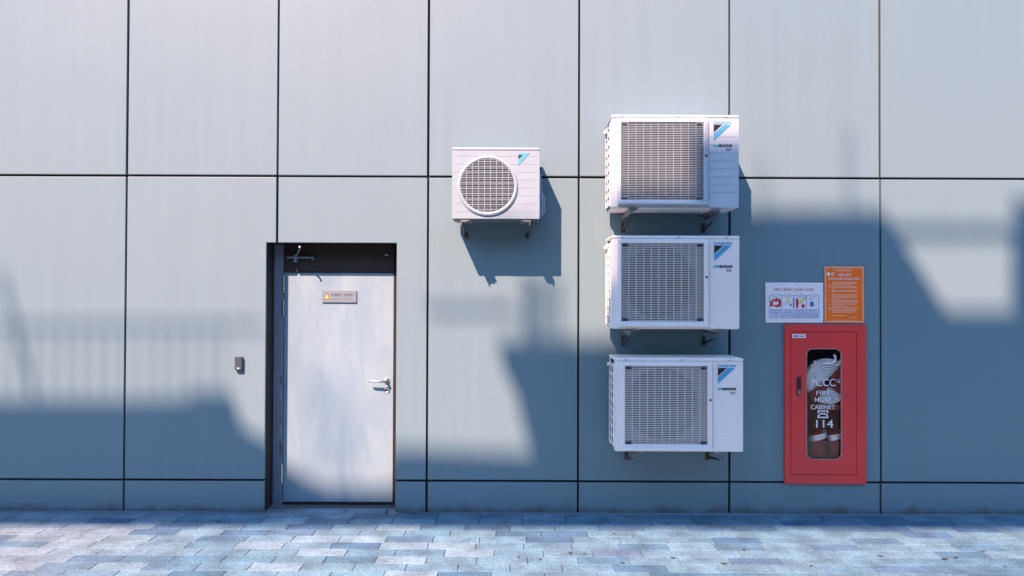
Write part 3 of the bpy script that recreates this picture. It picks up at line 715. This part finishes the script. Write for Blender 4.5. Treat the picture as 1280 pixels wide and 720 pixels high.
ph.plate([[(cx(1023), cz(523)), (cx(1036.4), cz(523)), (cx(1036.4), cz(520)), (cx(1032.5), cz(516.6)), (cx(1027), cz(516.6)), (cx(1023), cz(520))],
          [(cx(1024.8), cz(521.4)), (cx(1034.6), cz(521.4)), (cx(1034.6), cz(520.4)), (cx(1031.8), cz(518.2)), (cx(1027.6), cz(518.2)), (cx(1024.8), cz(520.4))]], gy - .0004, gy + .0003)
ph.obj('telephone_symbol', 'printwhite', gl)
# rolled hose on a red rack (things inside the cabinet)
hc = at(1036, 477, 0.004); hs = thing('fire_hose', 'rolled white canvas hose hanging behind the cabinet glass', 'hose', (hc.x, 0.004, hc.z - 0.185))
b = B(); R0 = 0.185
for k in range(10):
    r_ = R0 - 0.018*k
    if r_ > 0.02: b.lathe([(r_ - 0.0165, 0.06), (r_ - 0.0165, 0.014), (r_ - 0.013, 0.0), (r_ - 0.009, -0.004), (r_ - 0.004, 0.0), (r_ - 0.0010, 0.014), (r_ - 0.0010, 0.06)], (0, 0, R0), 56)
b.obj('coil', 'hose', hs, smooth=True)
rk = thing('hose_rack', 'dark red metal rack arms crossing over the rolled hose', 'rack', (hc.x, -0.0005, hc.z - 0.19))
def arm_(a0, a1, w0, w1, name='rack_arm', r0=-0.02, r1=0.20):
    a0 = math.radians(a0); d = Vector((math.cos(a0), math.sin(a0))); n_ = Vector((-d.y, d.x))
    pts = [d*r0 + n_*w0, d*r0 - n_*w0, d*r1 - n_*w1, d*r1 + n_*w1]
    B().plate([[(q.x, q.y + 0.19) for q in pts]], -0.006, 0.001).obj(name, 'darkred', rk)
arm_(40, 0, 0.015, 0.05); arm_(222, 0, 0.02, 0.045); arm_(-35, 0, 0.03, 0.035, r1=0.17)
B().box(-0.15, 0.15, -0.005, 0.02, -0.035, 0.0).obj('rack_shelf', 'darkred', rk)
hk = B()
for px, py in ((1015.5, 454), (1030, 451), (1047, 453)):
    q = at(px, py, 0.0); hk.tube([(q.x - rk.location.x + 0.022*math.cos(t), -0.002 - 0.003*math.sin(t), q.z - rk.location.z + 0.022*math.sin(t)) for t in [math.radians(v) for v in range(-140, 61, 25)]], 0.007, 6)
hk.obj('hooks', 'silver', rk, smooth=True)
q = at(1036.5, 447.5, 0.0); hk = B().tube([(q.x - rk.location.x + 0.05*math.cos(t), -0.001, q.z - rk.location.z + 0.045*math.sin(t)) for t in [math.radians(v) for v in range(-120, 51, 20)]], 0.009, 8)
hk.obj('ring', 'silver', rk, smooth=True)
for px, wd_, lab in ((1021.5, 0.070, 'wider dark red extinguisher with silver collar, nearer the cabinet latch'), (1043.8, 0.060, 'slimmer dark red extinguisher with silver collar, away from the cabinet latch')):
    q = at(px, 572, 0.08); zb = CZ0 + 0.178
    ex = thing('fire_extinguisher', lab, 'extinguisher', (q.x, 0.082, zb), 'extinguishers in the cabinet')
    B().lathe([(0, 0), (wd_ - .006, 0), (wd_, .008), (wd_, .185), (wd_*0.85, .215), (wd_*0.4, .235), (0.018, .24), (0.018, .25), (0, .25)], (0, 0, 0), 28, 'z').obj('cylinder', 'extred', ex, smooth=True)
    bb = B(); vs = []; fs = []; n = 28; tl = 0.30
    for k in range(n):
        a_ = 2*math.pi*k/n; x_, y_ = (wd_ + .003)*math.cos(a_), (wd_ + .003)*math.sin(a_)
        vs += [(x_, y_, 0.168 + tl*x_), (x_, y_, 0.215 + tl*x_)]
    for k in range(n): k2 = (k+1) % n; fs.append((2*k, 2*k2, 2*k2+1, 2*k+1))
    bb.add(vs, fs).obj('collar', 'silver', ex, smooth=True)
    B().tube([(0, 0, .25), (0, 0, .268), (-0.03, -0.03, .275), (-0.055, -0.05, .268)], [.013, .011, .009, .007], 8).obj('valve_lever', 'darkred', ex, smooth=True)

# ------------------------------------------------------------------ notice boards
def board(name, label, x0, y0, x1, y1, m, t=0.006):
    a, c = at(x0, y1, -t - 0.004), at(x1, y0, -t - 0.004)
    r = thing(name, label, 'sign', (a.x, 0, a.z)); Wd, Ht = c.x - a.x, c.z - a.z
    B().box(0, Wd, -t - 0.004, -0.003, 0, Ht).obj('board', m, r, bevel=0.0012)
    return r, Wd, Ht, -t - 0.0045
r, Wd, Ht, yy = board('fire_instruction_sign', 'white board with red title and four blue picture cells above the red cabinet', 957, 353.3, 1029, 403.3, 'board')
text('TIÊU LỆNH CHỮA CHÁY', Ht*0.060, Wd*0.49, yy, Ht*0.795, 'printred', r, name='title', width=Wd*0.72, bold=0.02)
X0, X1, Zb, Zt = Wd*0.067, Wd*0.925, Ht*0.12, Ht*0.675
ln = B(); lw = 0.0032
for i in range(5):
    x = X0 + (X1 - X0)*i/4; ln.box(x - lw/2, x + lw/2, yy - .0004, yy + .0004, Zb, Zt)
ln.box(X0 + lw, X1 - lw, yy - .0008, yy - .0002, Zt - lw/2, Zt + lw/2); ln.box(X0 + lw, X1 - lw, yy - .0008, yy - .0002, Zb - lw/2, Zb + lw/2)
ln.obj('cell_lines', 'printblue', r)
cw = (X1 - X0)/4
lines = [['KHI XẢY CHÁY', 'BÁO ĐỘNG', 'GẤP'], ['CẮT CẦU', 'DAO ĐIỆN', 'NƠI XẢY CHÁY'], ['DÙNG BÌNH', 'CHỮA CHÁY', 'CÁT VÀ NƯỚC', 'ĐỂ DẬP TẮT'], ['ĐIỆN THOẠI', 'SỐ 114', 'ĐỘI CHỮA CHÁY', 'CHUYÊN NGHIỆP']]
for i in range(4):
    xc = X0 + cw*(i + 0.5)
    B().plate([[(xc + cw*0.27*math.cos(t*math.pi/12), Zt + Ht*0.045*math.sin(t*math.pi/12)) for t in range(24)]], yy - .0014, yy - .001).obj('number_ring', 'printblue', r)
    B().plate([[(xc + cw*0.24*math.cos(t*math.pi/12), Zt + Ht*0.037*math.sin(t*math.pi/12)) for t in range(24)]], yy - .0020, yy - .0016).obj('number_disc', 'board', r)
    text(str(i + 1), Ht*0.042, xc, yy - .0024, Zt - Ht*0.021, 'printviolet', r, name='number')
    B().box(X0 + cw*i + lw, X0 + cw*(i+1) - lw, yy - .0002, yy + .0003, Zb + lw, Zb + Ht*0.215).obj('cell_panel', 'boardcell', r)
    n = len(lines[i])
    for k, s in enumerate(lines[i]):
        z = Zb + Ht*(0.185 - (0.052 if n == 4 else 0.062)*k) - (0 if n == 4 else Ht*0.008)
        text(s, Ht*0.026, xc, yy - .0006, z, 'printblue', r, name='cell_text', width=cw*min(0.86, 0.075*len(s)), bold=0.02)
def pic(pts, m, name, i):
    B().plate([[(X0 + cw*(i + u), Zb + Ht*(0.25 + 0.25*v)) for u, v in pts]], yy - .0012, yy - .0002).obj(name, m, r)
pic([(.05,.1),(.06,.8),(.2,.6),(.3,.95),(.42,.75),(.55,1.1),(.66,.8),(.8,1.0),(.95,.6),(.93,.15),(.6,.05),(.3,.2)], 'printred', 'picture_fire', 0)
B().plate([[(X0 + cw*u, Zb + Ht*(0.25 + 0.25*v)) for u, v in [(.25,.3),(.3,.6),(.7,.62),(.75,.4),(.55,.28)]]], yy - .0022, yy - .0014).obj('picture_building', 'board', r)
pic([(.35,.55),(.42,.9),(.58,.92),(.66,.6),(.5,.45)], 'printyellow', 'picture_lamp', 1); pic([(.15,.3),(.2,.5),(.38,.45),(.34,.25)], 'boardcell', 'picture_hand', 1)
pic([(.62,.2),(.66,.4),(.78,.42),(.76,.18)], 'printblue', 'picture_switch', 1); pic([(.90,.0),(.90,1.0),(.96,1.0),(.96,.0)], 'printviolet', 'picture_cable', 1)
pic([(.15,.0),(.13,.9),(.3,.95),(.36,.5),(.3,.0)], 'printred', 'picture_extinguisher', 2); pic([(.62,.0),(.56,.35),(.88,.35),(.82,.0)], 'printred', 'picture_bucket', 2)
pic([(.40,.4),(.45,.8),(.75,1.0),(.92,.8),(.7,.5)], 'printyellow', 'picture_sand', 2); pic([(.72,1.02),(.95,1.05),(.93,.9)], 'printred', 'picture_flame', 2)
pic([(.3,.15),(.28,.6),(.55,.65),(.58,.15)], 'printblue', 'picture_telephone', 3); pic([(.2,.8),(.25,1.0),(.6,.95),(.58,.8)], 'boardcell', 'picture_head', 3); pic([(.65,.2),(.85,.75),(.92,.72),(.74,.15)], 'boardcell', 'picture_receiver', 3)
r, Wd, Ht, yy = board('fire_rules_sign', 'upright orange board of pale printed rules above the red cabinet', 1030.5, 333, 1080, 403.8, 'orange')
bd = B(); e0, e1 = 0.045, 0.058
bd.plate([rect(0.002, Wd - .002, 0.002, Ht - .002), rect(Wd*.045, Wd*.955, Ht*.035, Ht*.965)], yy - .0004, yy + .0003); bd.obj('border', 'orange_l', r)
text('NỘI QUY', Ht*0.042, Wd*0.50, yy - .0005, Ht*0.83, 'printwhite', r, name='title', width=Wd*0.33, bold=0.03, shear=0.15)
text('PHÒNG CHÁY VÀ CHỮA CHÁY', Ht*0.033, Wd*0.5, yy - .0005, Ht*0.765, 'printwhite', r, name='title', width=Wd*0.79, bold=0.03)
B().plate([circ(Wd*.105, Ht*.862, Wd*.045, 16)], yy - .0006, yy).obj('emblem', 'printwhite', r)
B().plate([circ(Wd*.215, Ht*.862, Wd*.040, 16), circ(Wd*.215, Ht*.862, Wd*.026, 16)], yy - .0006, yy).obj('emblem', 'printwhite', r)
def words(z, x0, x1, h=0.0125):
    x = x0
    while x < x1 - 0.02:
        wl = random.uniform(0.03, 0.075)*Wd; e = min(x + wl, x1); ws.box(Wd*0 + x, e, yy - .0004, yy + .0003, z, z + Ht*h); x = e + Wd*0.012
ws = B()
words(Ht*.935, Wd*.22, Wd*.72, 0.010); words(Ht*.915, Wd*.30, Wd*.66, 0.010)
body = [(.715,.88),(.692,.78),(.668,.70),(.640,.86),(.617,.86),(.594,.26),(.570,.84),(.546,.84),(.522,.26),(.492,.86),(.468,.84),(.444,.80),(.420,.42),(.396,.86),(.372,.86),(.348,.86),(.318,.84),(.292,.58),(.264,.84),(.234,.86),(.210,.86),(.186,.76)]
for z, e in body: words(Ht*z, Wd*.185, Wd*e)
for z in (.668,.64,.57,.492,.396,.318,.264,.234): words(Ht*z, Wd*.10, Wd*.155 + 0.01)
words(Ht*.125, Wd*.20, Wd*.58); words(Ht*.095, Wd*.62, Wd*.88); words(Ht*.045, Wd*.18, Wd*.80, 0.010)
ws.obj('printed_rules', 'orange_t', r)['kind'] = 'stuff'

# ------------------------------------------------------------------ fallen leaves
lm = []
for k in range(3):
    b = B(); n = 9; pts = []
    for i in range(n):
        t = i/(n - 1); wv = 0.014*math.sin(math.pi*t)**0.8 + 0.001
        pts.append((0.06*(t - .5), wv, 0.004 + 0.010*abs(t - .5) + 0.003*random.random(), -wv))
    vs = []; fs = []
    for x, w1, z, w2 in pts: vs += [(x, w1, z + .006), (x, 0, z), (x, w2, z + .004)]
    for i in range(n - 1):
        q = 3*i; fs += [(q, q+1, q+4, q+3), (q+1, q+2, q+5, q+4)]
    lm.append(b.add(vs, fs).mesh('fallen_leaf', 'leaf'))
for px, py, s in ((905, 705.5, 1.0), (841, 698, .9), (713, 692, .9), (778, 704.5, .9), (731, 693, .6), (767, 667.5, .7), (1181, 700, 1.1), (1195, 697.5, .9), (1101, 696, .9), (1228, 690, .8), (1256, 708.5, .6), (1165, 652.5, .7), (1014, 708, .7), (102, 670, .4), (212, 677, .5), (675, 700, .7), (648, 697, .6), (930, 688, .8)):
    r_ = ray(px, py); p = CAM + r_ * (-CAM.z / r_.z)
    o = bpy.data.objects.new('fallen_leaf', random.choice(lm)); COL.objects.link(o); o.location = (p.x, p.y, 0.0005); s *= 0.65; o.scale = (s, s, s); o.rotation_euler = (0, 0, random.uniform(-.6, .6))
    tag(o, 'small dry dark leaf lying on the paving stones', 'leaf', 'fallen leaves')

# ------------------------------------------------------------------ added shadow caster (behind the camera), its outline cut to shade the wall
Y0 = 10.0
kx, kz = -SUN.x/SUN.y*Y0, -SUN.z/SUN.y*Y0
def caster_point(px, py): p = at(px, py); return (p.x + kx, p.z + kz)
ew = thing('shadow_caster', 'grey shadow caster added unseen opposite the cladding wall', 'shadow caster', (kx, -Y0, -0.15))
def bobj(bb, name, m, par=ew):
    bb.v = [(x - kx, y + Y0, z + 0.15) for x, y, z in bb.v]; return bb.obj(name, m, par)
LOW = kz - 0.03                                      # underside: the sun passes below it onto the paving
sk = [(-700, 499), (160, 499), (232, 497), (236, 489), (288, 489), (299, 532), (335, 549), (352, 562), (380, 574), (470, 578), (488, 562), (500, 559), (661, 566), (642, 482), (625, 452), (624, 424), (788, 425), (790, 330), (884, 330), (886, 262), (1104, 262), (1182, 388), (1263, 388), (1266, 250), (1600, 250)]
pts = [caster_point(*q) for q in sk]
bobj(B().plate([[(pts[0][0], LOW), (pts[-1][0], LOW)] + pts[::-1]], -Y0 - 0.10, -Y0), 'shade_screen', 'facade')
bobj(B().box(pts[0][0], pts[-1][0], -Y0 - 0.62, -Y0 - 0.102, kz + 0.30, kz + 0.37), 'caster_slab', 'facade')
for x in (pts[0][0] + 0.3, pts[-1][0] - 0.6):
    bobj(B().box(x - 0.14, x + 0.14, -Y0 - 0.45, -Y0 - 0.17, -0.15, kz + 0.298), 'column', 'facade')  # posts under the added caster
def bar(p, q, t):
    a, c = caster_point(*p), caster_point(*q); return B().tube([(a[0], -Y0, a[1]), (c[0], -Y0, c[1])], t, 6)
bobj(bar((-300, 408), (330, 408), 0.016), 'shade_rail', 'caster_rail')  # thin bars added for faint bands of shade on the wall
bobj(bar((534, 388), (645, 388), 0.022), 'shade_rail', 'caster_rail')
bobj(bar((1120, 291), (1275, 291), 0.035), 'shade_rail', 'caster_rail')
for k in range(16): bobj(bar((-20 + 20*k, 408), (-20 + 20*k, 500), 0.009), 'shade_slat', 'caster_rail')
bobj(bar((3, 340), (48, 520), 0.022), 'shade_stay', 'caster_rail')
for k in range(6): bobj(bar((657 + 8.5*k, 426), (657 + 8.5*k, 345), 0.02 if k < 2 else 0.013), 'shade_bar', 'caster_rail')  # close bars added to throw a strip of partial shade
bobj(bar((1062, 262), (1062, 160), 0.013), 'shade_pole', 'caster_rail'); bobj(bar((955, 262), (955, 200), 0.012), 'shade_pole', 'caster_rail')  # poles added for faint upright shade lines
# low unseen building added beyond the caster to block low sky
ob = thing('sky_block_building', 'low dark rendered building added unseen opposite, blocking low sky', 'building', (0, -15, -0.15))
wins = [rect(x, x + 1.6, z, z + 1.5) for z in (1.2, 4.6) for x in range(-22, 24, 4)]
B().plate([rect(-26, 26, 0, 8.2)] + wins, -0.25, 0.0).obj('front_wall', 'facade', ob)
B().box(-26, 26, -8.3, -0.6, 0, 8.0).obj('body', 'facade', ob)
B().box(-26.2, 26.2, -0.35, 0.12, 8.205, 8.45).obj('coping', 'facade', ob)
for w_ in wins:
    B().box(w_[0][0] + .005, w_[1][0] - .005, -0.2, -0.17, w_[0][1] + .005, w_[2][1] - .005).obj('window_pane', 'pane', ob)
